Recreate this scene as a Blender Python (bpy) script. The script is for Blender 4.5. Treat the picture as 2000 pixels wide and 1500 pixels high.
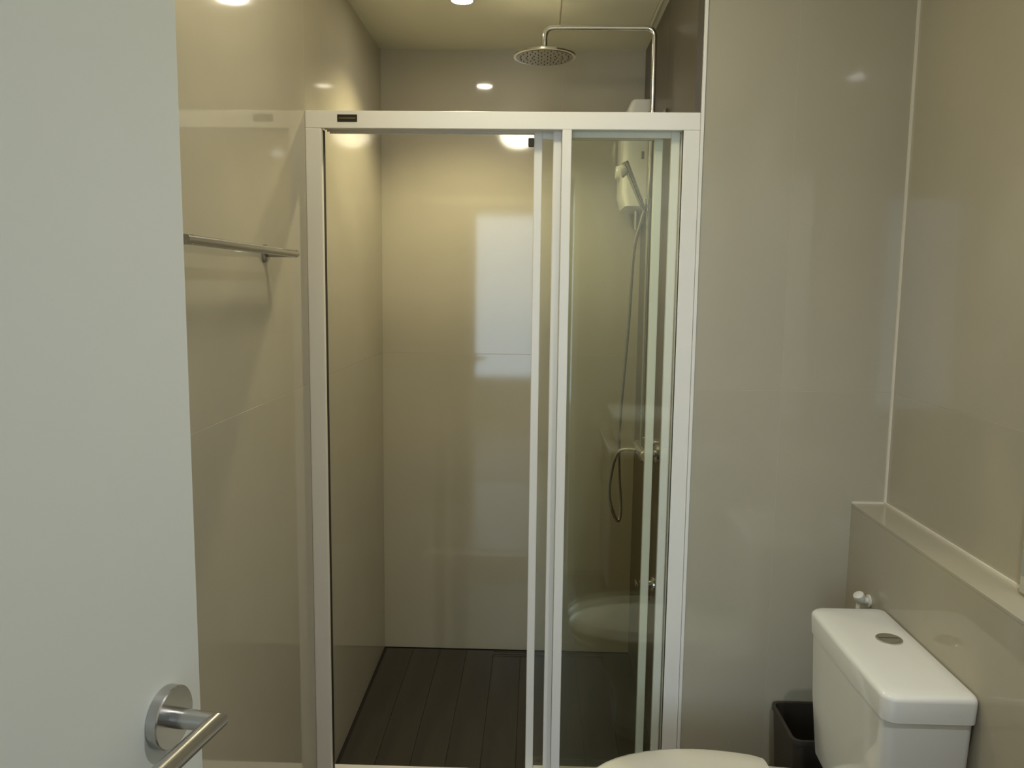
import bpy, bmesh, math
from mathutils import Vector, Matrix

for o in list(bpy.data.objects):
    bpy.data.objects.remove(o, do_unlink=True)
scene = bpy.context.scene
C = scene.collection

# ------------------------------------------------------------------ camera
CAM_H, FPX = 1.58, 1581.34
P_, Y_, R_ = (math.radians(a) for a in (6.884, 1.683, 0.675))
fwd = Vector((-math.sin(Y_) * math.cos(P_), math.cos(Y_) * math.cos(P_), -math.sin(P_)))
rt = Vector((math.cos(Y_), math.sin(Y_), 0.0))
up = rt.cross(fwd)
rt2 = rt * math.cos(R_) + up * math.sin(R_)
up2 = up * math.cos(R_) - rt * math.sin(R_)
cd = bpy.data.cameras.new('camera')
cd.sensor_width = 36.0
cd.lens = FPX * 36.0 / 2000.0
cd.clip_start = 0.02
cam = bpy.data.objects.new('camera', cd)
m = Matrix.Identity(4)
for i in range(3):
    m[i][0], m[i][1], m[i][2] = rt2[i], up2[i], -fwd[i]
m[2][3] = CAM_H
cam.matrix_world = m
C.objects.link(cam)
scene.camera = cam

# ------------------------------------------------------------------ world, light, exposure
w = bpy.data.worlds.new('world')
scene.world = w
w.use_nodes = True
w.node_tree.nodes['Background'].inputs['Color'].default_value = (0.60, 0.74, 1.0, 1)
w.node_tree.nodes['Background'].inputs['Strength'].default_value = 1.0
scene.view_settings.view_transform = 'Standard'
scene.view_settings.look = 'None'
scene.view_settings.gamma = 1.0
scene.view_settings.use_curve_mapping = False
scene.view_settings.exposure = -0.03

SPOT_W = 42.0       # recessed downlight over the shower
ROOM_SPOT_W = 31.0   # recessed downlight in the room
DOME_E = 42.0        # ceiling dome emission
DAY_W = 60.0        # daylight through the bedroom window
WARM = (1.0, 0.885, 0.53)
COOL = (0.92, 0.96, 1.0)
WARM2 = (1.0, 0.92, 0.68)


def area(name, loc, rot, sx, sy, e, col):
    l = bpy.data.lights.new(name, 'AREA')
    l.shape = 'RECTANGLE'
    l.size, l.size_y, l.energy, l.color = sx, sy, e, col
    o = bpy.data.objects.new(name, l)
    o.location, o.rotation_euler = loc, rot
    C.objects.link(o)
    return o


def spot(name, loc, e, col, size, blend, rad):
    l = bpy.data.lights.new(name, 'SPOT')
    l.energy, l.color = e, col
    l.spot_size, l.spot_blend, l.shadow_soft_size = math.radians(size), blend, rad
    o = bpy.data.objects.new(name, l)
    o.location = loc
    C.objects.link(o)
    return o


# daylight entering through the window of the room behind the camera
area('window_daylight', (-0.90, -2.93, 1.45), (math.radians(90), 0, 0), 1.8, 1.9, DAY_W, (0.66, 0.85, 1.0))

# ------------------------------------------------------------------ materials
MATS = {}


def mat(name, col, rough=0.5, metal=0.0, var=0.0, vscale=3.0, emis=None, estr=0.0, bump=0.0, bscale=40.0, spec=0.5,
        stretch=None, coat=0.0):
    if name in MATS:
        return MATS[name]
    mt = bpy.data.materials.new(name)
    mt.use_nodes = True
    nt = mt.node_tree
    b = nt.nodes['Principled BSDF']
    c = (*col, 1.0)
    b.inputs['Base Color'].default_value = c
    b.inputs['Roughness'].default_value = rough
    b.inputs['Metallic'].default_value = metal
    b.inputs['Specular IOR Level'].default_value = spec
    b.inputs['Coat Weight'].default_value = coat
    tc = nt.nodes.new('ShaderNodeTexCoord')
    mp = nt.nodes.new('ShaderNodeMapping')
    nt.links.new(tc.outputs['Object'], mp.inputs['Vector'])
    if stretch:
        mp.inputs['Scale'].default_value = stretch
    if var > 0:
        nz = nt.nodes.new('ShaderNodeTexNoise')
        nz.inputs['Scale'].default_value = vscale
        nz.inputs['Detail'].default_value = 4.0
        nt.links.new(mp.outputs['Vector'], nz.inputs['Vector'])
        rp = nt.nodes.new('ShaderNodeValToRGB')
        rp.color_ramp.elements[0].position = 0.3
        rp.color_ramp.elements[1].position = 0.7
        rp.color_ramp.elements[0].color = tuple(v * (1 - var) for v in col) + (1,)
        rp.color_ramp.elements[1].color = tuple(min(1, v * (1 + var)) for v in col) + (1,)
        nt.links.new(nz.outputs['Fac'], rp.inputs['Fac'])
        nt.links.new(rp.outputs['Color'], b.inputs['Base Color'])
    if bump > 0:
        n2 = nt.nodes.new('ShaderNodeTexNoise')
        n2.inputs['Scale'].default_value = bscale
        nt.links.new(mp.outputs['Vector'], n2.inputs['Vector'])
        bp = nt.nodes.new('ShaderNodeBump')
        bp.inputs['Strength'].default_value = bump
        bp.inputs['Distance'].default_value = 0.002
        nt.links.new(n2.outputs['Fac'], bp.inputs['Height'])
        nt.links.new(bp.outputs['Normal'], b.inputs['Normal'])
    if emis:
        b.inputs['Emission Color'].default_value = (*emis, 1)
        b.inputs['Emission Strength'].default_value = estr
    MATS[name] = mt
    return mt


def srgb(r, g, b):
    f = lambda v: (v / 255 / 12.92) if v / 255 <= 0.04045 else ((v / 255 + 0.055) / 1.055) ** 2.4
    return (f(r), f(g), f(b))


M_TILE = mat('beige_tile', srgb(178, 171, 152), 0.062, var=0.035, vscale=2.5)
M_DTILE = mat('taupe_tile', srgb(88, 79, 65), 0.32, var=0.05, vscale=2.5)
M_GROUT = mat('grout', srgb(190, 183, 165), 0.8)
M_WGROUT = mat('white_grout', srgb(226, 220, 204), 0.6)
M_CEIL = mat('ceiling_paint', srgb(240, 237, 214), 0.45, var=0.02)
M_WHITE = mat('white_powder_coat', srgb(236, 232, 224), 0.32)
M_DOOR = mat('door_paint', srgb(214, 216, 208), 0.42, var=0.012, vscale=2)
M_CERAMIC = mat('white_ceramic', srgb(232, 231, 226), 0.08, coat=0.3)
M_PLASTIC = mat('white_plastic', srgb(226, 224, 214), 0.3)
M_SEAT = mat('seat_plastic', srgb(226, 222, 208), 0.2)
M_CHROME = mat('chrome', (0.74, 0.73, 0.70), 0.14, 1.0)
M_STEEL = mat('brushed_steel', (0.50, 0.49, 0.475), 0.24, 1.0, bump=0.05, bscale=120, stretch=(1, 0.05, 1))
M_PLATE = mat('spray_plate_metal', (0.33, 0.31, 0.27), 0.22, 1.0)
M_RUBBER = mat('black_rubber', srgb(38, 32, 24), 0.6)
M_BADGE = mat('badge_black', srgb(42, 34, 22), 0.35)
M_BADGE2 = mat('badge_print', srgb(128, 112, 78), 0.4)
M_DARKFLOOR = mat('dark_floor_tile', srgb(52, 47, 40), 0.36, var=0.22, vscale=22, stretch=(1.0, 0.06, 1.0), bump=0.25, bscale=60)
M_DARKGROUT = mat('dark_grout', srgb(26, 20, 14), 0.9)
M_FLOOR = mat('room_floor_tile', srgb(118, 108, 96), 0.3, var=0.06)
M_BIN = mat('bin_plastic', srgb(62, 56, 50), 0.45)
M_PAINT = mat('wall_paint', srgb(214, 212, 205), 0.7)
M_NOZZLE = mat('nozzle_rubber', srgb(90, 84, 70), 0.6)
M_HEATERMARK = mat('heater_mark', srgb(110, 100, 78), 0.5)
M_LENS = mat('downlight_lens', (1, 1, 1), 0.4, emis=(1.0, 0.90, 0.72), estr=170.0)
M_LENS2 = mat('room_downlight_lens', (1, 1, 1), 0.4, emis=(0.95, 0.97, 1.0), estr=420.0)
M_DOME = mat('dome_glass', (0.9, 0.88, 0.82), 0.3, emis=WARM2, estr=DOME_E)
M_MIRROR = mat('mirror_silver', (0.86, 0.88, 0.86), 0.03, 1.0)
M_WOOD = mat('vanity_wood', srgb(120, 98, 74), 0.45, var=0.15, vscale=8, stretch=(1, 1, 0.1))
M_STONE = mat('counter_stone', srgb(196, 190, 178), 0.25, var=0.05, vscale=12)
M_BEDFLOOR = mat('bedroom_floor', srgb(150, 128, 100), 0.4, var=0.1, vscale=6, stretch=(1, 0.1, 1))


def glass_mat(name, tint):
    mt = bpy.data.materials.new(name)
    mt.use_nodes = True
    nt = mt.node_tree
    nt.nodes.clear()
    out = nt.nodes.new('ShaderNodeOutputMaterial')
    tr = nt.nodes.new('ShaderNodeBsdfTransparent')
    tr.inputs['Color'].default_value = (*tint, 1)
    gl = nt.nodes.new('ShaderNodeBsdfGlossy')
    gl.inputs['Roughness'].default_value = 0.02
    gl.inputs['Color'].default_value = (0.95, 1.0, 0.97, 1)
    lw = nt.nodes.new('ShaderNodeLayerWeight')
    lw.inputs['Blend'].default_value = 0.5
    pw = nt.nodes.new('ShaderNodeMath')
    pw.operation = 'POWER'
    pw.inputs[1].default_value = 5.0
    ma = nt.nodes.new('ShaderNodeMath')
    ma.operation = 'MULTIPLY_ADD'
    ma.inputs[1].default_value = 0.96
    ma.inputs[2].default_value = 0.04
    mx = nt.nodes.new('ShaderNodeMixShader')
    nt.links.new(lw.outputs['Facing'], pw.inputs[0])
    nt.links.new(pw.outputs[0], ma.inputs[0])
    nt.links.new(ma.outputs[0], mx.inputs['Fac'])
    nt.links.new(tr.outputs[0], mx.inputs[1])
    nt.links.new(gl.outputs[0], mx.inputs[2])
    nt.links.new(mx.outputs[0], out.inputs['Surface'])
    MATS[name] = mt
    return mt


M_GLASS = glass_mat('green_tinted_glass', (0.98, 0.99, 0.965))


# ------------------------------------------------------------------ mesh helpers
def bx(bm, x0, x1, y0, y1, z0, z1, bev=0.0, seg=2):
    """add an axis-aligned box to bm"""
    vs = [bm.verts.new((x, y, z)) for x in (x0, x1) for y in (y0, y1) for z in (z0, z1)]
    q = [(0, 1, 3, 2), (4, 6, 7, 5), (0, 4, 5, 1), (2, 3, 7, 6), (0, 2, 6, 4), (1, 5, 7, 3)]
    fs = [bm.faces.new([vs[i] for i in f]) for f in q]
    if bev > 0:
        es = list({e for f in fs for e in f.edges})
        bmesh.ops.bevel(bm, geom=es, offset=bev, segments=seg, profile=0.5, affect='EDGES')
    return bm


def ring_loft(bm, rings, cap0=True, cap1=True):
    """rings: list of lists of points, same count"""
    vr = [[bm.verts.new(p) for p in r] for r in rings]
    n = len(vr[0])
    for a, b in zip(vr, vr[1:]):
        for i in range(n):
            j = (i + 1) % n
            bm.faces.new((a[i], a[j], b[j], b[i]))
    if cap0:
        bm.faces.new(list(reversed(vr[0])))
    if cap1:
        bm.faces.new(vr[-1])
    return bm


def frame_of(d):
    d = d.normalized()
    a = Vector((0, 0, 1)) if abs(d.z) < 0.9 else Vector((1, 0, 0))
    u = d.cross(a).normalized()
    return u, d.cross(u).normalized()


def tube(bm, pts, r, n=14, caps=True):
    """sweep a circle along pts; r is a number or a list"""
    pts = [Vector(p) for p in pts]
    rs = r if isinstance(r, (list, tuple)) else [r] * len(pts)
    rings, u = [], None
    for i, p in enumerate(pts):
        if i == 0:
            d = pts[1] - pts[0]
        elif i == len(pts) - 1:
            d = pts[-1] - pts[-2]
        else:
            d = (pts[i + 1] - p).normalized() + (p - pts[i - 1]).normalized()
        d = d.normalized()
        if u is None:
            u, v = frame_of(d)
        else:
            u = (u - d * u.dot(d)).normalized()
            v = d.cross(u).normalized()
        k = 1.0
        if 0 < i < len(pts) - 1:
            c = max(0.35, d.dot((p - pts[i - 1]).normalized()))
            k = 1.0
        rings.append([p + (u * math.cos(t) + v * math.sin(t)) * rs[i] * k for t in (2 * math.pi * j / n for j in range(n))])
    return ring_loft(bm, rings, caps, caps)


def lathe(bm, c, axis, prof, n=32, caps=True):
    """prof: list of (distance along axis, radius)"""
    c, d = Vector(c), Vector(axis).normalized()
    u, v = frame_of(d)
    rings = [[c + d * h + (u * math.cos(t) + v * math.sin(t)) * max(r, 1e-4) for t in (2 * math.pi * j / n for j in range(n))]
             for h, r in prof]
    return ring_loft(bm, rings, caps, caps)


def bezier(pts, k=10):
    """Catmull-Rom through pts"""
    P = [Vector(p) for p in pts]
    P = [P[0] * 2 - P[1]] + P + [P[-1] * 2 - P[-2]]
    out = []
    for i in range(1, len(P) - 2):
        a, b, c, d = P[i - 1:i + 3]
        for j in range(k):
            t = j / k
            out.append(0.5 * ((2 * b) + (c - a) * t + (2 * a - 5 * b + 4 * c - d) * t * t + (3 * b - a - 3 * c + d) * t ** 3))
    out.append(P[-2])
    return out


def arc_pipe(pts, rad, k=8):
    """polyline with rounded corners"""
    P = [Vector(p) for p in pts]
    out = [P[0]]
    for i in range(1, len(P) - 1):
        a, b = (P[i - 1] - P[i]).normalized(), (P[i + 1] - P[i]).normalized()
        s, e = P[i] + a * rad, P[i] + b * rad
        for j in range(k + 1):
            t = j / k
            out.append(s * (1 - t) ** 2 + P[i] * 2 * t * (1 - t) + e * t * t)
    out.append(P[-1])
    return out


def obj(name, bm, material, parent=None, smooth=False, loc=None):
    me = bpy.data.meshes.new(name)
    bmesh.ops.recalc_face_normals(bm, faces=bm.faces)
    bm.to_mesh(me)
    bm.free()
    me.materials.append(material)
    if smooth:
        for p in me.polygons:
            p.use_smooth = True
        me.set_sharp_from_angle(angle=math.radians(38))
    o = bpy.data.objects.new(name, me)
    C.objects.link(o)
    if parent:
        o.parent = parent
    if loc:
        o.location = loc
    return o


def thing(name, label, cat, loc=(0, 0, 0), rz=0.0, group=None):
    o = bpy.data.objects.new(name, None)
    o.empty_display_size = 0.05
    o.location, o.rotation_euler = loc, (0, 0, rz)
    C.objects.link(o)
    o['label'], o['category'] = label, cat
    if group:
        o['group'] = group
    return o


def tag(o, label, cat, group=None):
    o['label'], o['category'] = label, cat
    if group:
        o['group'] = group
    return o


def struct(o, label=None):
    o['kind'] = 'structure'
    if label:
        o['label'] = label
    return o


NB = bmesh.new

# ------------------------------------------------------------------ the room's measures
XL, XR = -0.645, 1.0            # side walls of the room
XS = 0.42                       # right wall of the shower
YF, YB = 2.278, 3.38            # plane of the shower screen / facing wall, back wall
YD0, YD1 = 0.13, 0.25           # wall with the doorway
ZC = 2.52                       # ceiling
XG, ZG = 0.905, 0.978           # boxed-in ledge behind the toilet
JZ = (0.0, 1.297, ZC)
TT, GAP = 0.008, 0.0009


def tiled_wall(name, axis, plane, side, us, zs, thick, back_ext=(0, 0), label=None, tile=None):
    """axis 'x': wall normal along x, us are y joints; axis 'y': us are x joints. side = +1/-1 direction of the normal."""
    bm = NB()
    rec = 0.0004
    a, b = plane - side * rec, plane - side * thick
    lo, hi = min(a, b), max(a, b)
    u0, u1 = us[0] - back_ext[0], us[-1] + back_ext[1]
    if axis == 'x':
        bx(bm, lo, hi, u0, u1, zs[0], zs[-1])
    else:
        bx(bm, u0, u1, lo, hi, zs[0], zs[-1])
    wobj = struct(obj(name, bm, tile or M_GROUT), label)
    cache = {}
    for i in range(len(us) - 1):
        for j in range(len(zs) - 1):
            du, dz = us[i + 1] - us[i] - GAP, zs[j + 1] - zs[j] - GAP
            key = (round(du, 4), round(dz, 4))
            cu, cz = (us[i] + us[i + 1]) / 2, (zs[j] + zs[j + 1]) / 2
            if axis == 'x':
                loc = (plane - side * TT / 2, cu, cz)
            else:
                loc = (cu, plane - side * TT / 2, cz)
            if key not in cache:
                tb = NB()
                if axis == 'x':
                    bx(tb, -TT / 2, TT / 2, -du / 2, du / 2, -dz / 2, dz / 2, 0.0003, 1)
                else:
                    bx(tb, -du / 2, du / 2, -TT / 2, TT / 2, -dz / 2, dz / 2, 0.0003, 1)
                t = obj('tile', tb, tile or M_TILE, wobj, loc=loc)
                cache[key] = t
            else:
                t = cache[key].copy()
                C.objects.link(t)
                t.parent = wobj
                t.location = loc
    return wobj


tiled_wall('wall_left', 'x', XL, 1, (YD1, 1.08, YF, YB), JZ, 0.12, (0.0, 0.0))
tiled_wall('wall_back', 'y', YB, -1, (XL, 0.09, XS), JZ, 0.12, (0.12, 0.12))
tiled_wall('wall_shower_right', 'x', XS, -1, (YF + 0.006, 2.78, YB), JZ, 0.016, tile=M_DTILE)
bm = NB(); bx(bm, 0.4365, 0.56, YF + 0.031, YB + 0.12, 0.0, ZC); struct(obj('wall_core', bm, M_GROUT), 'solid wall core between the shower and the toilet corner')
tiled_wall('wall_facing', 'y', YF, -1, (XS + 0.0258, 0.69, XR), JZ, 0.03)
tiled_wall('wall_right', 'x', XR, -1, (YD1, 1.08, YF), JZ, 0.12)

# boxed-in half wall (ledge) behind the toilet, tiled on its face and top
bm = NB()
bx(bm, XG + 0.0015, XR - 0.0005, YD1, YF - 0.0005, 0.0, ZG - 0.0015)
ledge = struct(obj('wall_ledge', bm, M_GROUT), 'low beige tiled ledge wall behind the toilet cistern')
for (y0, y1) in ((YD1, 1.08), (1.08, YF)):
    bm = NB()
    bx(bm, XG, XG + TT, y0 + GAP / 2, y1 - GAP / 2, 0.002, ZG - TT - 0.0004, 0.0003, 1)
    obj('tile', bm, M_TILE, ledge)
    bm = NB()
    bx(bm, XG + 0.0, XR - 0.001, y0 + GAP / 2, y1 - GAP / 2, ZG - TT, ZG, 0.0003, 1)
    obj('tile', bm, M_TILE, ledge)

# white grout / edge trims
bm = NB(); bx(bm, XR - 0.006, XR, YF - 0.0055, YF, ZG, ZC); struct(obj('trim_1', bm, M_WGROUT), 'pale grout line in the corner right of the shower')
bm = NB(); bx(bm, XR - 0.006, XR, YD1, YF, ZG, ZG + 0.0055); struct(obj('trim_2', bm, M_WGROUT), 'pale grout line along the back of the ledge')
bm = NB(); bx(bm, XG, XR, YF - 0.005, YF, ZG, ZG + 0.005); struct(obj('trim_3', bm, M_WGROUT), 'pale grout line at the far end of the ledge')
bm = NB(); bx(bm, 0.4365, 0.4455, YF - 0.004, YF + 0.03, 0.0, ZC, 0.001, 1); struct(obj('trim_4', bm, M_WHITE), 'white tile edge strip beside the shower frame')

# ceiling
bm = NB(); bx(bm, XL - 0.12, XR + 0.12, YD1, YB + 0.12, ZC, ZC + 0.1)
struct(obj('ceiling', bm, M_CEIL))

# floor of the room with large tiles
bm = NB(); bx(bm, XL - 0.12, XR + 0.12, YD0, YF + 0.01, -0.1, -0.0015)
fl = struct(obj('floor', bm, M_GROUT))
xs, ys = (XL, -0.045, 0.555, XR), (YD1, 0.478, 1.078, 1.678, YF)
for i in range(3):
    for j in range(4):
        bm = NB(); bx(bm, xs[i] + GAP / 2, xs[i + 1] - GAP / 2, ys[j] + GAP / 2, ys[j + 1] - GAP / 2, -0.008, 0.0, 0.0003, 1)
        obj('tile', bm, M_FLOOR, fl)
# shower floor: narrow dark planks running towards the back wall
bm = NB(); bx(bm, XL - 0.12, XS + 0.12, YF + 0.01, YB + 0.12, -0.1, -0.004)
sf = struct(obj('floor_shower', bm, M_DARKGROUT))
x, k = XL + 0.012, 0
pw = (XS - XL - 0.012) / 9
base = None
for k in range(9):
    loc = (XL + 0.012 + pw * (k + 0.5), (2.386 + YB - 0.014) / 2, -0.004)
    if base is None:
        bm = NB(); bx(bm, -pw / 2 + 0.0007, pw / 2 - 0.0007, -(YB - 0.014 - 2.386) / 2, (YB - 0.014 - 2.386) / 2, -0.004, 0.004, 0.0003, 1)
        base = obj('plank_tile', bm, M_DARKFLOOR, sf, loc=loc)
    else:
        t = base.copy(); C.objects.link(t); t.parent = sf; t.location = loc

# low tiled kerb under the screen
bm = NB(); bx(bm, XL, XS + 0.025, YF - 0.012, YF + 0.104, 0.0, 0.045, 0.002, 1)
struct(obj('trim_5', bm, M_TILE), 'low tiled kerb below the shower frame')

# wall with the doorway (beside and behind the camera)
DX0, DX1, DZ = -0.556, 0.192, 2.16
bm = NB()
bx(bm, XL - 0.12, DX0 - 0.03, YD0, YD1, 0, 2.62)
bx(bm, DX1 + 0.03, XR + 0.12, YD0, YD1, 0, 2.62)
bx(bm, DX0 - 0.03, DX1 + 0.03, YD0, YD1, DZ + 0.03, 2.62)
struct(obj('wall_door', bm, M_PAINT))
bm = NB()
bx(bm, DX0 - 0.03, DX0, YD0 - 0.01, YD1 + 0.0, 0, DZ + 0.03)
bx(bm, DX1, DX1 + 0.03, YD0 - 0.01, YD1 + 0.0, 0, DZ + 0.03)
bx(bm, DX0, DX1, YD0 - 0.01, YD1 + 0.0, DZ, DZ + 0.03)
struct(obj('trim_6', bm, M_WHITE), 'white door frame around the doorway')

# bedroom behind, lit by its window
bm = NB(); bx(bm, -2.0, 2.0, -3.0, YD0, -0.1, -0.002); struct(obj('floor_bedroom', bm, M_BEDFLOOR))
bm = NB(); bx(bm, -2.0, 2.0, -3.0, YD0, 2.62, 2.7); struct(obj('ceiling_bedroom', bm, M_PAINT))
bm = NB(); bx(bm, -2.1, -2.0, -3.0, YD0, -0.1, 2.7); struct(obj('wall_bedroom_left', bm, M_PAINT))
bm = NB(); bx(bm, 2.0, 2.1, -3.0, YD0, -0.1, 2.7); struct(obj('wall_bedroom_right', bm, M_PAINT))
bm = NB(); bx(bm, -2.0, XL - 0.12, YD0, YD1, -0.1, 2.7); bx(bm, XR + 0.12, 2.0, YD0, YD1, -0.1, 2.7); struct(obj('wall_bedroom_front', bm, M_PAINT))
bm = NB()
bx(bm, -2.1, -1.85, -3.1, -3.0, -0.1, 2.7); bx(bm, 0.05, 2.1, -3.1, -3.0, -0.1, 2.7)
bx(bm, -1.85, 0.05, -3.1, -3.0, -0.1, 0.45); bx(bm, -1.85, 0.05, -3.1, -3.0, 2.45, 2.7)
struct(obj('wall_bedroom_window', bm, M_PAINT))
bm = NB()
bx(bm, -1.85, -1.8, -3.08, -3.02, 0.45, 2.45); bx(bm, 0.0, 0.05, -3.08, -3.02, 0.45, 2.45)
bx(bm, -1.8, 0.0, -3.08, -3.02, 0.45, 0.5); bx(bm, -1.8, 0.0, -3.08, -3.02, 2.4, 2.45); bx(bm, -0.925, -0.875, -3.08, -3.02, 0.5, 2.4)
win = struct(obj('window_1', bm, M_WHITE))
for a, b in ((-1.8, -0.925), (-0.875, 0.0)):
    bm = NB(); bx(bm, a, b, -3.053, -3.047, 0.5, 2.4); obj('pane', bm, M_GLASS, win)

# ------------------------------------------------------------------ open door with lever handle
ang, DW = math.radians(10.0), 0.74
ex, ey = -0.432, 0.990                         # free edge of the door
dloc = (ex - DW * math.sin(ang), ey - DW * math.cos(ang), 0.0)
bm = NB(); bx(bm, -0.04, 0.0, 0.0, DW, 0.006, 2.13, 0.0015, 2)
door = struct(obj('door_1', bm, M_DOOR, loc=dloc), 'open white door in the left foreground')
door.rotation_euler = (0, 0, -ang)
HZ, HY = 1.056, DW - 0.075
bm = NB(); lathe(bm, (0, HY, HZ), (1, 0, 0), ((0, 0.036), (0.0005, 0.0375), (0.013, 0.0375), (0.0145, 0.036), (0.0145, 0.0)), 48)
obj('handle_rose', bm, M_STEEL, door, True)
bm = NB()
lathe(bm, (0.012, HY, HZ), (1, 0, 0), ((0, 0.0125), (0.012, 0.0122), (0.056, 0.0112)), 28)
# mitred end of the lever meeting the neck
rings = []
n = 28
for s, (yy, sl) in enumerate(((HY + 0.0, 1.0), (HY - 0.13, 0.0))):
    rings.append([Vector((0.068 + math.cos(t) * 0.0112, yy + sl * math.cos(t) * 0.0112, HZ + math.sin(t) * 0.0112)) for t in (2 * math.pi * j / n for j in range(n))])
ring_loft(bm, rings)
obj('handle_lever', bm, M_STEEL, door, True)
bm = NB(); bx(bm, -0.029, -0.011, DW, DW + 0.001, HZ - 0.08, HZ + 0.08); obj('latch_plate', bm, M_STEEL, door)
for hz in (0.25, 1.05, 1.9):
    bm = NB(); lathe(bm, (-0.002, -0.006, hz), (0, 0, 1), ((0, 0.007), (0.09, 0.007)), 14); obj('hinge', bm, M_STEEL, door, True)

# ------------------------------------------------------------------ shower screen
scr = thing('shower_screen', 'white framed sliding shower screen with clear glass, panels slid to the right', 'shower screen', (0, YF, 0.045))
S = Matrix.Translation((0, -YF, -0.045))


def sobj(name, bm, material, parent=scr, smooth=False):
    """parts are written in room coordinates and re-based on the screen"""
    if parent is scr:
        bmesh.ops.transform(bm, matrix=S, verts=bm.verts)
    else:
        bmesh.ops.transform(bm, matrix=Matrix.Translation(-Vector(parent['o'])), verts=bm.verts)
    return obj(name, bm, material, parent, smooth)


ZT0, ZT1, ZB1, ZK = 2.006, 2.053, 0.086, 0.045
FD = 0.096                                   # depth of the three-track frame
bm = NB()
bx(bm, XL, 0.436, YF, YF + 0.012, ZT0, ZT1, 0.002, 2)
bx(bm, XL, 0.436, YF + 0.012, YF + FD, ZT0 + 0.022, ZT1, 0.001, 1)
sobj('top_rail', bm, M_WHITE)
for yy in (0.034, 0.062, 0.092):
    bm = NB(); bx(bm, XL + 0.045, 0.392, YF + yy, YF + yy + 0.003, ZT0 + 0.002, ZT0 + 0.022); sobj('track_fin', bm, M_WHITE)
bm = NB(); bx(bm, XL, 0.436, YF, YF + FD, ZK, ZB1 - 0.008, 0.001, 1); bx(bm, XL, 0.436, YF, YF + 0.012, ZB1 - 0.008, ZB1, 0.002, 2)
sobj('bottom_rail', bm, M_WHITE)
bm = NB(); bx(bm, XL, -0.600, YF, YF + 0.018, ZB1, ZT0, 0.002, 2); sobj('jamb', bm, M_WHITE)
bm = NB(); bx(bm, XL, -0.6015, YF + 0.018, YF + 0.046, ZB1, ZT0); sobj('seal', bm, M_RUBBER)
bm = NB(); bx(bm, 0.392, 0.436, YF, YF + FD, ZB1, ZT0, 0.002, 2); sobj('jamb', bm, M_WHITE)
bm = NB(); bx(bm, 0.3905, 0.392, YF + 0.004, YF + 0.012, ZB1, ZT0); sobj('seal', bm, M_RUBBER)
bm = NB(); bx(bm, 0.0625, 0.0885, YF, YF + 0.022, ZB1, ZT0, 0.002, 2); sobj('mullion', bm, M_WHITE)
bm = NB(); bx(bm, 0.0885, 0.392, YF + 0.009, YF + 0.014, ZB1, ZT0); sobj('glass_pane', bm, M_GLASS)
bm = NB(); bx(bm, -0.5555, -0.5005, YF - 0.0012, YF, 2.0225, 2.0425, 0.0005, 1)
bd = sobj('badge', bm, M_BADGE); bd['o'] = (0, YF, 0.045)
bm = NB(); bx(bm, -0.551, -0.505, YF - 0.0016, YF - 0.0012, 2.0315, 2.0340); sobj('badge_print', bm, M_BADGE2, bd)


def sliding_panel(x0, x1, y):
    sw = 0.0235
    bm = NB(); bx(bm, x0 + sw, x1 - sw, y + 0.007, y + 0.012, ZB1 + 0.014, ZT0 - 0.014)
    p = sobj('sliding_panel', bm, M_GLASS)
    p['o'] = (0, YF, ZK)
    for z0, z1 in ((ZT0 - 0.014, ZT0 + 0.014), (ZB1 - 0.006, ZB1 + 0.014)):
        bm = NB(); bx(bm, x0 + sw, x1 - sw, y, y + 0.018, z0, z1, 0.0015, 1); sobj('rail', bm, M_WHITE, p)
    for a, b in ((x0, x0 + sw), (x1 - sw, x1)):
        bm = NB(); bx(bm, a, b, y - 0.001, y + 0.019, ZB1 - 0.006, ZT0 + 0.012, 0.0025, 2); sobj('stile', bm, M_WHITE, p)
    return p


pB = sliding_panel(0.039, 0.389, YF + 0.040)
pA = sliding_panel(-0.0145, 0.347, YF + 0.068)
bm = NB(); bx(bm, -0.031, -0.0145, YF + 0.07, YF + 0.084, 1.972, 1.996, 0.002, 1); sobj('stop_block', bm, M_NOZZLE, pA)

# ------------------------------------------------------------------ rain shower with riser
RX, RY = 0.372, 2.78
rs = thing('rain_shower', 'chrome rain shower column with round overhead disc on the right shower wall', 'shower', (RX, RY, 1.03))
T = Matrix.Translation((-RX, -RY, -1.03))


def part(name, bm, material, parent, base, smooth=True):
    bmesh.ops.transform(bm, matrix=Matrix.Translation(-Vector(base)), verts=bm.verts)
    return obj(name, bm, material, parent, smooth)


RB = (RX, RY, 1.03)
HX, HZR = 0.013, 2.335
bm = NB(); tube(bm, arc_pipe([(RX, RY, 1.03), (RX, RY, 2.424), (HX, RY, 2.424), (HX, RY, 2.355)], 0.032, 10), 0.0085, 18)
part('riser_pipe', bm, M_CHROME, rs, RB)
bm = NB(); lathe(bm, (HX, RY, HZR), (0, 0, 1), ((-0.006, 0.098), (-0.005, 0.103), (0.0, 0.103), (0.002, 0.100), (0.009, 0.06), (0.014, 0.02), (0.016, 0.014), (0.028, 0.0125), (0.028, 0.0)), 64)
hd = part('shower_head', bm, M_CHROME, rs, RB)
bm = NB()
for r_, n_ in ((0.02, 6), (0.04, 12), (0.06, 18), (0.08, 24)):
    for j in range(n_):
        t = 2 * math.pi * j / n_
        lathe(bm, (HX + r_ * math.cos(t), RY + r_ * math.sin(t), HZR - 0.0074), (0, 0, -1), ((0, 0.0024), (0.002, 0.0016)), 6)
pl = NB(); lathe(pl, (HX, RY, HZR - 0.0062), (0, 0, -1), ((0, 0.094), (0.0012, 0.093), (0.0014, 0.0)), 48)
part('spray_plate', pl, M_PLATE, hd, RB)
nz = part('nozzles', bm, M_NOZZLE, hd, RB); nz['kind'] = 'stuff'
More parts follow.
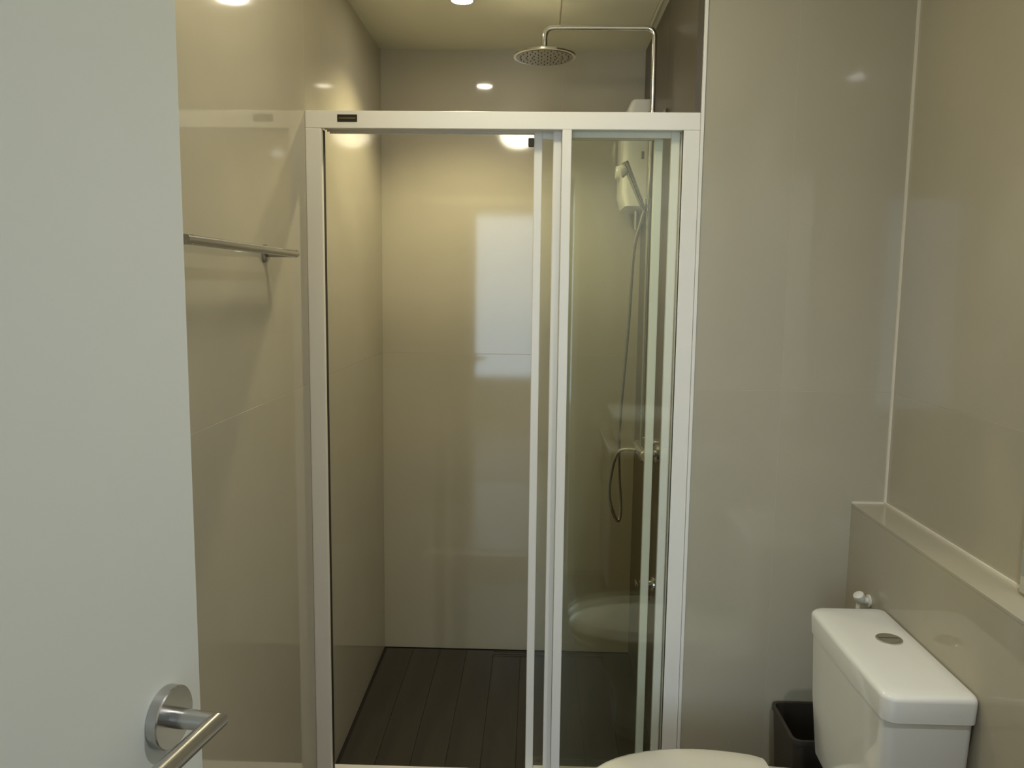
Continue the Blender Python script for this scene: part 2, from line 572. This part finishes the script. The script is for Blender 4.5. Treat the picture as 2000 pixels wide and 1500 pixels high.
bm = NB(); tube(bm, [(RX, RY, 2.145), (XS, RY, 2.145)], 0.007, 14); lathe(bm, (XS - 0.0005, RY, 2.145), (-1, 0, 0), ((0, 0.024), (0.006, 0.024), (0.009, 0.019), (0.009, 0)), 28)
lathe(bm, (RX, RY, 2.131), (0, 0, 1), ((0, 0.0125), (0.028, 0.0125)), 20)
part('wall_bracket', bm, M_CHROME, rs, RB)
# mixer at the foot of the riser
bm = NB()
tube(bm, [(RX, RY - 0.085, 1.02), (RX, RY + 0.085, 1.02)], 0.021, 22)
for s in (-1, 1):
    tube(bm, [(RX, RY + s * 0.06, 1.02), (XS - 0.001, RY + s * 0.06, 1.02)], 0.013, 16)
    lathe(bm, (XS - 0.0005, RY + s * 0.06, 1.02), (-1, 0, 0), ((0, 0.032), (0.008, 0.03), (0.012, 0.02), (0.012, 0)), 28)
part('mixer_body', bm, M_CHROME, rs, RB)
bm = NB(); lathe(bm, (RX, RY - 0.085, 1.02), (0, -1, 0), ((0, 0.023), (0.03, 0.023), (0.034, 0.018), (0.034, 0)), 24); tube(bm, [(RX, RY - 0.105, 1.035), (RX - 0.01, RY - 0.115, 1.085)], [0.006, 0.0045], 12)
part('mixer_handle', bm, M_CHROME, rs, RB)

# hand shower clipped to the riser, with its hose
HB = (RX, RY, 1.84)
hs = thing('hand_shower', 'slim chrome hand shower with a looping metal hose beside the white heater', 'hand shower', HB)
h0, h1 = Vector((0.355, RY - 0.006, 1.838)), Vector((0.285, RY - 0.006, 1.995))
bm = NB(); tube(bm, [h0, h0.lerp(h1, 0.1), h0.lerp(h1, 0.6), h1], [0.0075, 0.0095, 0.0105, 0.012], 18)
part('handle', bm, M_CHROME, hs, HB)
dirv = (h1 - h0).normalized(); nrm = Vector((-dirv.z, 0, dirv.x)).normalized()
hc = h0.lerp(h1, 0.86) + nrm * 0.008
bm = NB(); lathe(bm, hc, nrm, ((-0.006, 0.010), (0.004, 0.018), (0.014, 0.021), (0.018, 0.021), (0.020, 0.018), (0.020, 0)), 28)
part('spray_face', bm, M_PLASTIC, hs, HB)
bm = NB(); lathe(bm, (RX, RY, 1.835), (0, 0, 1), ((0, 0.015), (0.04, 0.015)), 20); tube(bm, [(RX, RY, 1.855), (0.352, RY - 0.006, 1.846)], 0.011, 14)
part('holder', bm, M_CHROME, hs, HB)
hp = [(0.355, RY - 0.006, 1.838), (0.346, RY - 0.004, 1.80), (0.327, 2.80, 1.70), (0.319, 2.83, 1.45), (0.308, 2.86, 1.22), (0.303, 2.88, 1.05), (0.309, 2.90, 0.90),
      (0.318, 2.90, 0.79), (0.312, 2.89, 0.735), (0.292, 2.87, 0.758), (0.270, 2.85, 0.84), (0.276, 2.83, 0.94), (0.296, 2.815, 1.004), (0.330, 2.80, 1.018), (RX - 0.018, RY, 1.02)]
bm = NB(); tube(bm, bezier(hp, 10), 0.0062, 10)
part('hose', bm, M_CHROME, hs, HB)

# white electric water heater on the right shower wall
WB = (XS, 3.21, 1.87)
ht = thing('water_heater', 'white electric shower water heater on the right shower wall', 'water heater', WB)


def rrect(x0, x1, y0, y1, r, z, k=6):
    pts = []
    for cx, cy, a0 in ((x1 - r, y1 - r, 0), (x0 + r, y1 - r, 90), (x0 + r, y0 + r, 180), (x1 - r, y0 + r, 270)):
        for j in range(k + 1):
            a = math.radians(a0 + 90 * j / k)
            pts.append(Vector((cx + r * math.cos(a), cy + r * math.sin(a), z)))
    return pts


bm = NB()
ring_loft(bm, [rrect(XS - 0.070, XS - 0.001, 3.115, 3.325, 0.012, 1.872), rrect(XS - 0.094, XS - 0.001, 3.102, 3.338, 0.02, 1.884), rrect(XS - 0.108, XS - 0.001, 3.10, 3.34, 0.022, 1.93),
               rrect(XS - 0.108, XS - 0.001, 3.10, 3.34, 0.022, 2.15), rrect(XS - 0.094, XS - 0.001, 3.10, 3.34, 0.022, 2.23), rrect(XS - 0.080, XS - 0.001, 3.105, 3.335, 0.018, 2.268), rrect(XS - 0.074, XS - 0.001, 3.11, 3.33, 0.012, 2.272)])
part('casing', bm, M_PLASTIC, ht, WB)
bm = NB(); lathe(bm, (XS - 0.108, 3.22, 2.02), (-1, 0, 0), ((0, 0.028), (0.012, 0.026), (0.016, 0.022), (0.016, 0)), 28); part('dial', bm, M_PLASTIC, ht, WB)
bm = NB(); bx(bm, XS - 0.040, XS - 0.030, 3.0985, 3.1005, 2.055, 2.083); part('side_mark', bm, M_HEATERMARK, ht, WB, False)
bm = NB(); tube(bm, [(XS - 0.045, 3.16, 1.875), (XS - 0.045, 3.16, 1.80), ], 0.008, 12); part('inlet_pipe', bm, M_CHROME, ht, WB)

# low tap on the right shower wall
TB = (XS, 2.72, 0.55)
tp = thing('wall_tap', 'small chrome tap low on the right shower wall', 'tap', TB)
bm = NB(); lathe(bm, (XS - 0.0005, 2.72, 0.56), (-1, 0, 0), ((0, 0.026), (0.006, 0.025), (0.01, 0.014), (0.05, 0.013), (0.052, 0)), 24); part('body', bm, M_CHROME, tp, TB)
bm = NB(); tube(bm, arc_pipe([(XS - 0.03, 2.72, 0.56), (XS - 0.03, 2.66, 0.555), (XS - 0.03, 2.645, 0.53)], 0.012, 5), 0.0085, 12); part('spout', bm, M_CHROME, tp, TB)
bm = NB(); bx(bm, XS - 0.064, XS - 0.052, 2.695, 2.745, 0.552, 0.568, 0.003, 2); part('handle', bm, M_CHROME, tp, TB)

# linear drain at the back of the shower floor
DB = (0.07, YB - 0.045, 0.0)
dr = thing('floor_drain', 'narrow dark linear drain along the back edge of the shower floor', 'drain', DB)
bm = NB(); bx(bm, -0.17, 0.31, YB - 0.062, YB - 0.022, 0.0, 0.0025, 0.0006, 1); part('grate', bm, M_STEEL if False else M_DARKFLOOR, dr, DB, False)
bm = NB(); bx(bm, -0.165, 0.305, YB - 0.058, YB - 0.052, 0.0025, 0.0027); bx(bm, -0.165, 0.305, YB - 0.032, YB - 0.026, 0.0025, 0.0027); part('slot', bm, M_DARKGROUT, dr, DB, False)


# ------------------------------------------------------------------ lamps
def downlight(x, y, r, lens, label, e, col, size, blend):
    base = (x, y, ZC)
    d = thing('downlight', label, 'ceiling light', base, group=None)
    bm = NB(); lathe(bm, (0, 0, 0), (0, 0, -1), ((0.0, r + 0.014), (0.004, r + 0.012), (0.006, r + 0.002), (0.002, r), (0.0, r)), 40, False); obj('bezel', bm, M_WHITE, d, True)
    bm = NB(); lathe(bm, (0, 0, -0.0005), (0, 0, -1), ((0.0, r), (0.0025, r - 0.001), (0.0035, r * 0.6), (0.0038, 0.0)), 40); obj('lens', bm, lens, d, True)
    s = spot('downlight_beam', (0, 0, -0.012), e, col, size, blend, r * 0.9)
    s.parent = d
    return d


downlight(-0.262, 2.80, 0.034, M_LENS, 'round recessed downlight in the ceiling above the shower', SPOT_W, WARM, 125, 0.55)
downlight(0.60, 0.80, 0.026, M_LENS2, 'round recessed downlight in the ceiling near the doorway', ROOM_SPOT_W, COOL, 140, 0.75)

dm = thing('ceiling_lamp', 'round dome ceiling lamp with frosted glass in front of the shower', 'ceiling light', (-0.13, 1.64, ZC))
bm = NB(); lathe(bm, (0, 0, 0), (0, 0, -1), ((0, 0.118), (0.018, 0.118), (0.022, 0.112), (0.022, 0.0)), 48); obj('base_ring', bm, M_WHITE, dm, True)
bm = NB(); lathe(bm, (0, 0, -0.022), (0, 0, -1), [(0.076 * math.sin(a), 0.112 * math.cos(a)) for a in (math.pi / 2 * j / 10 for j in range(11))], 48); obj('dome', bm, M_DOME, dm, True)

# hatch panel in the shower ceiling
HC = (0.23, 2.80, ZC)
hp_ = thing('ceiling_hatch', 'flat pale access panel in the shower ceiling above the rain shower', 'hatch', HC)
bm = NB()
for a in ((0.058, 0.066, 2.50, 3.08), (0.392, 0.400, 2.50, 3.08), (0.066, 0.392, 2.50, 2.508), (0.066, 0.392, 3.072, 3.08)):
    bx(bm, a[0], a[1], a[2], a[3], ZC - 0.006, ZC, 0.001, 1)
part('frame', bm, M_CEIL, hp_, HC, False)
bm = NB(); bx(bm, 0.069, 0.389, 2.511, 3.069, ZC - 0.004, ZC, 0.001, 1); part('panel', bm, M_CEIL, hp_, HC, False)

# ------------------------------------------------------------------ towel rail on the left wall
TR = (XL, 1.62, 1.65)
tr = thing('towel_rail', 'straight steel towel rail on the left wall beside the door', 'towel rail', TR)
bxp = -0.572
bm = NB(); tube(bm, [(bxp, 1.315, 1.65), (bxp, 1.925, 1.65)], 0.0085, 18); part('bar', bm, M_STEEL, tr, TR)
for yy in (1.33, 1.915):
    bm = NB(); tube(bm, [(XL + 0.001, yy, 1.65), (bxp + 0.006, yy, 1.65)], 0.0085, 18); p = part('post', bm, M_STEEL, tr, TR)
    bm = NB(); lathe(bm, (XL + 0.0003, yy, 1.65), (1, 0, 0), ((0, 0.021), (0.006, 0.021), (0.008, 0.018), (0.008, 0)), 28); part('rose', bm, M_STEEL, p, TR)

# ------------------------------------------------------------------ toilet
TY = 1.805
TLB = (0.5, TY, 0.0)
tl = thing('toilet', 'white close-coupled toilet with rectangular cistern and closed seat lid', 'toilet', TLB)


def outline(z, s=1.0, dx=0.0, n=20, hinge=0.592, a=0.289, b=0.174):
    """closed seat outline: elliptical front, slightly narrowing towards the hinge"""
    pts = []
    cx = 0.42
    for j in range(n + 1):
        t = math.pi / 2 + math.pi * j / n
        pts.append(Vector((cx + dx + a * s * math.cos(t), TY + b * s * math.sin(t), z)))
    L = (hinge - cx)
    lo = []
    for j in range(1, 7):
        u = j / 6
        xx, hw = cx + L * u * 1.0, b * s * (1 - 0.165 * u * u)
        if j == 6:
            lo += [Vector((xx - 0.012 + dx, TY - hw, z)), Vector((xx - 0.003 + dx, TY - hw + 0.006, z)), Vector((xx + dx, TY - hw + 0.02, z))]
        else:
            lo.append(Vector((xx + dx, TY - hw, z)))
    hi = [Vector((p.x, 2 * TY - p.y, z)) for p in reversed(lo)]
    return pts + lo + hi


bm = NB(); ring_loft(bm, [outline(0.384, 0.985), outline(0.388, 1.0), outline(0.396, 1.0), outline(0.400, 0.985), outline(0.4035, 0.93), outline(0.405, 0.7), outline(0.4055, 0.3)])
part('seat_lid', bm, M_SEAT, tl, TLB)
bm = NB(); ring_loft(bm, [outline(0.366, 0.97), outline(0.369, 0.985), outline(0.380, 0.985), outline(0.383, 0.96)])
part('seat', bm, M_SEAT, tl, TLB)


def bowl_ring(z, x0, x1, hw, n=32, p=2.6):
    cx, a = (x0 + x1) / 2, (x1 - x0) / 2
    r = []
    for j in range(n):
        t = 2 * math.pi * j / n
        c, s = math.cos(t), math.sin(t)
        r.append(Vector((cx + a * math.copysign(abs(c) ** (2 / p), c), TY + hw * math.copysign(abs(s) ** (2 / p), s), z)))
    return r


bm = NB()
ring_loft(bm, [bowl_ring(0.0, 0.30, 0.84, 0.115), bowl_ring(0.02, 0.30, 0.84, 0.115), bowl_ring(0.10, 0.31, 0.84, 0.105), bowl_ring(0.20, 0.27, 0.85, 0.115), bowl_ring(0.28, 0.20, 0.86, 0.145),
               bowl_ring(0.34, 0.145, 0.87, 0.168), bowl_ring(0.360, 0.140, 0.87, 0.170), bowl_ring(0.365, 0.15, 0.865, 0.163)])
part('bowl', bm, M_CERAMIC, tl, TLB)
for s in (-1, 1):
    bm = NB(); lathe(bm, (0.612, TY + s * 0.075, 0.366), (0, 0, 1), ((0, 0.014), (0.028, 0.014), (0.032, 0.010), (0.032, 0)), 18); part('hinge_cap', bm, M_SEAT, tl, TLB)


def crect(z, x0, x1, hw, r, bow, k=6):
    return [p + Vector((0, -0.006, 0)) for p in crect0(z, x0, x1, hw + 0.006, r, bow, k)]


def crect0(z, x0, x1, hw, r, bow, k=6):
    """rounded rectangle with a slightly bowed front (low x)"""
    pts = []
    for cx, cy, a0 in ((x1 - r * 0.5, hw - r * 0.5, 0), (x0 + r, hw - r, 90), (x0 + r, -hw + r, 180), (x1 - r * 0.5, -hw + r * 0.5, 270)):
        rr = r if a0 in (90, 180) else r * 0.5
        for j in range(k + 1):
            a = math.radians(a0 + 90 * j / k)
            pts.append(Vector((cx + rr * math.cos(a), TY + cy + rr * math.sin(a), z)))
        if a0 == 90:
            for u in (-0.6, -0.2, 0.2, 0.6):
                pts.append(Vector((x0, TY - u * (hw - r), z)))
    out = []
    for p in pts:
        w_ = max(0.0, (x1 - p.x) / (x1 - x0))
        out.append(Vector((p.x - bow * (1 - ((p.y - TY) / hw) ** 2) * w_, p.y, z)))
    return out


bm = NB()
ring_loft(bm, [crect(0.362, 0.750, 0.885, 0.170, 0.030, 0.003), crect(0.40, 0.733, 0.892, 0.198, 0.030, 0.003), crect(0.55, 0.723, 0.897, 0.213, 0.030, 0.003), crect(0.715, 0.719, 0.899, 0.222, 0.030, 0.003)])
part('cistern', bm, M_CERAMIC, tl, TLB)
bm = NB()
ring_loft(bm, [crect(0.708, 0.719, 0.901, 0.223, 0.029, 0.003), crect(0.711, 0.716, 0.903, 0.2265, 0.031, 0.003), crect(0.756, 0.714, 0.904, 0.229, 0.032, 0.003), crect(0.762, 0.7155, 0.903, 0.2275, 0.032, 0.003),
               crect(0.7662, 0.720, 0.901, 0.223, 0.032, 0.003), crect(0.7682, 0.727, 0.896, 0.215, 0.030, 0.003), crect(0.769, 0.75, 0.875, 0.19, 0.025, 0.0)])
lid = part('cistern_lid', bm, M_CERAMIC, tl, TLB)
BX, BY = 0.836, 1.836
bm = NB(); lathe(bm, (BX, BY, 0.7675), (0, 0, 1), ((0, 0.030), (0.004, 0.030), (0.0055, 0.028), (0.0055, 0.025), (0.0045, 0.0245), (0.0045, 0.0)), 40)
bt = part('flush_button', bm, M_CHROME, lid, TLB)
for s in (-1, 1):
    bm = NB()
    pts = [(BX + 0.0235 * math.cos(a) * 1.0, BY + s * (0.0012 + 0.0225 * math.sin(a))) for a in (math.pi * j / 14 for j in range(15))]
    ring_loft(bm, [[Vector((x_, y_, 0.772)) for x_, y_ in pts], [Vector((x_, y_, 0.7742 if s > 0 else 0.7735)) for x_, y_ in pts]])
    part('flush_key', bm, M_CHROME, lid, TLB)

# white stop valve on the ledge wall beside the cistern
VB = (XG, 2.118, 0.753)
vv = thing('stop_valve', 'small white angle valve on the ledge wall behind the cistern', 'valve', VB)
bm = NB(); lathe(bm, (XG - 0.0003, 2.118, 0.752), (-1, 0, 0), ((0, 0.017), (0.004, 0.017), (0.006, 0.009), (0.030, 0.009), (0.030, 0)), 22); part('body', bm, M_PLASTIC, vv, VB)
bm = NB(); lathe(bm, (XG - 0.022, 2.118, 0.752), (-0.45, -0.2, 0.8), ((0, 0.012), (0.012, 0.015), (0.022, 0.014), (0.025, 0.01), (0.025, 0)), 22); part('knob', bm, M_PLASTIC, vv, VB)
bm = NB(); tube(bm, bezier([(XG - 0.028, 2.118, 0.75), (XG - 0.032, 2.115, 0.68), (XG - 0.03, 2.09, 0.55), (XG - 0.04, 2.05, 0.44)], 6), 0.006, 10); part('hose', bm, M_PLASTIC, vv, VB)

# dark waste bin in the corner behind the toilet
BB = (0.80, 2.165, 0.0)
bn = thing('waste_bin', 'dark plastic waste bin in the corner behind the toilet', 'bin', BB)
bm = NB()
ring_loft(bm, [rrect(0.727, 0.872, 2.082, 2.248, 0.02, 0.0), rrect(0.725, 0.874, 2.080, 2.250, 0.02, 0.006), rrect(0.706, 0.893, 2.062, 2.268, 0.022, 0.372),
               rrect(0.710, 0.889, 2.066, 2.264, 0.019, 0.372), rrect(0.729, 0.870, 2.084, 2.246, 0.017, 0.012)])
part('shell', bm, M_BIN, bn, BB)
bm = NB()
ring_loft(bm, [rrect(0.702, 0.897, 2.058, 2.272, 0.024, 0.368), rrect(0.702, 0.897, 2.058, 2.272, 0.024, 0.380), rrect(0.711, 0.888, 2.067, 2.263, 0.019, 0.380), rrect(0.711, 0.888, 2.067, 2.263, 0.019, 0.368)], False, False)
part('rim', bm, M_BIN, bn, BB)

# ------------------------------------------------------------------ mirror over the ledge and vanity (right edge of the view / reflections)
MB = (XR, 1.2, ZG + 0.0056)
mr = thing('wall_mirror', 'frameless wall mirror standing on the ledge at the right edge', 'mirror', MB)
bm = NB(); bx(bm, XR - 0.020, XR - 0.0005, 0.62, 1.59, ZG + 0.006, 2.0, 0.001, 1); part('backing', bm, M_WHITE, mr, MB, False)
bm = NB(); bx(bm, XR - 0.0245, XR - 0.020, 0.615, 1.594, ZG + 0.006, 2.0, 0.0012, 1); part('mirror_glass', bm, M_MIRROR, mr, MB, False)

VN = (0.68, 0.60, 0.0)
vn = thing('vanity_unit', 'wooden vanity cabinet with pale counter against the ledge', 'vanity', VN)
bm = NB(); bx(bm, 0.38, XG - 0.002, 0.30, 0.86, 0.12, 0.79, 0.003, 1); part('body', bm, M_WOOD, vn, VN, False)
bm = NB(); bx(bm, 0.35, XG - 0.001, 0.29, 0.875, 0.79, 0.82, 0.003, 2); part('countertop', bm, M_STONE, vn, VN, False)
bm = NB(); bx(bm, 0.42, XG - 0.01, 0.32, 0.83, 0.0, 0.12); part('plinth', bm, M_BIN, vn, VN, False)
for y0, y1 in ((0.305, 0.577), (0.583, 0.855)):
    bm = NB(); bx(bm, 0.362, 0.380, y0, y1, 0.13, 0.78, 0.002, 1); d_ = part('door', bm, M_WOOD, vn, VN, False)
    bm = NB(); hy = 0.55 if y0 < 0.4 else 0.61
    tube(bm, arc_pipe([(0.362, hy, 0.60), (0.34, hy, 0.60), (0.34, hy, 0.72), (0.362, hy, 0.72)], 0.008, 4), 0.004, 10); part('handle', bm, M_STEEL, d_, VN)
BS = (0.56, 0.57, 0.82)
bs = thing('wash_basin', 'white ceramic vessel basin on the vanity counter', 'basin', BS)


def brect(z, e):
    return rrect(0.375 + e, 0.74 - e, 0.36 + e, 0.78 - e, max(0.02, 0.06 - e * 0.5), z)


bm = NB(); ring_loft(bm, [brect(0.82, 0.03), brect(0.85, 0.012), brect(0.955, 0.0), brect(0.962, 0.004), brect(0.960, 0.012), brect(0.87, 0.03), brect(0.845, 0.07), brect(0.84, 0.12)])
part('bowl', bm, M_CERAMIC, bs, BS)
bm = NB(); lathe(bm, (0.56, 0.57, 0.840), (0, 0, 1), ((0, 0.022), (0.004, 0.022), (0.005, 0.0)), 24); part('waste', bm, M_CHROME, bs, BS)
FB = (0.82, 0.57, 0.82)
fc = thing('basin_tap', 'chrome basin tap behind the vessel basin', 'tap', FB)
bm = NB(); tube(bm, arc_pipe([(0.82, 0.57, 0.82), (0.82, 0.57, 1.06), (0.68, 0.57, 1.06), (0.68, 0.57, 1.03)], 0.02, 6), 0.012, 16); part('spout', bm, M_CHROME, fc, FB)
bm = NB(); tube(bm, [(0.82, 0.57, 1.0), (0.82, 0.535, 1.01), (0.82, 0.49, 1.03)], [0.008, 0.007, 0.005], 12); part('lever', bm, M_CHROME, fc, FB)
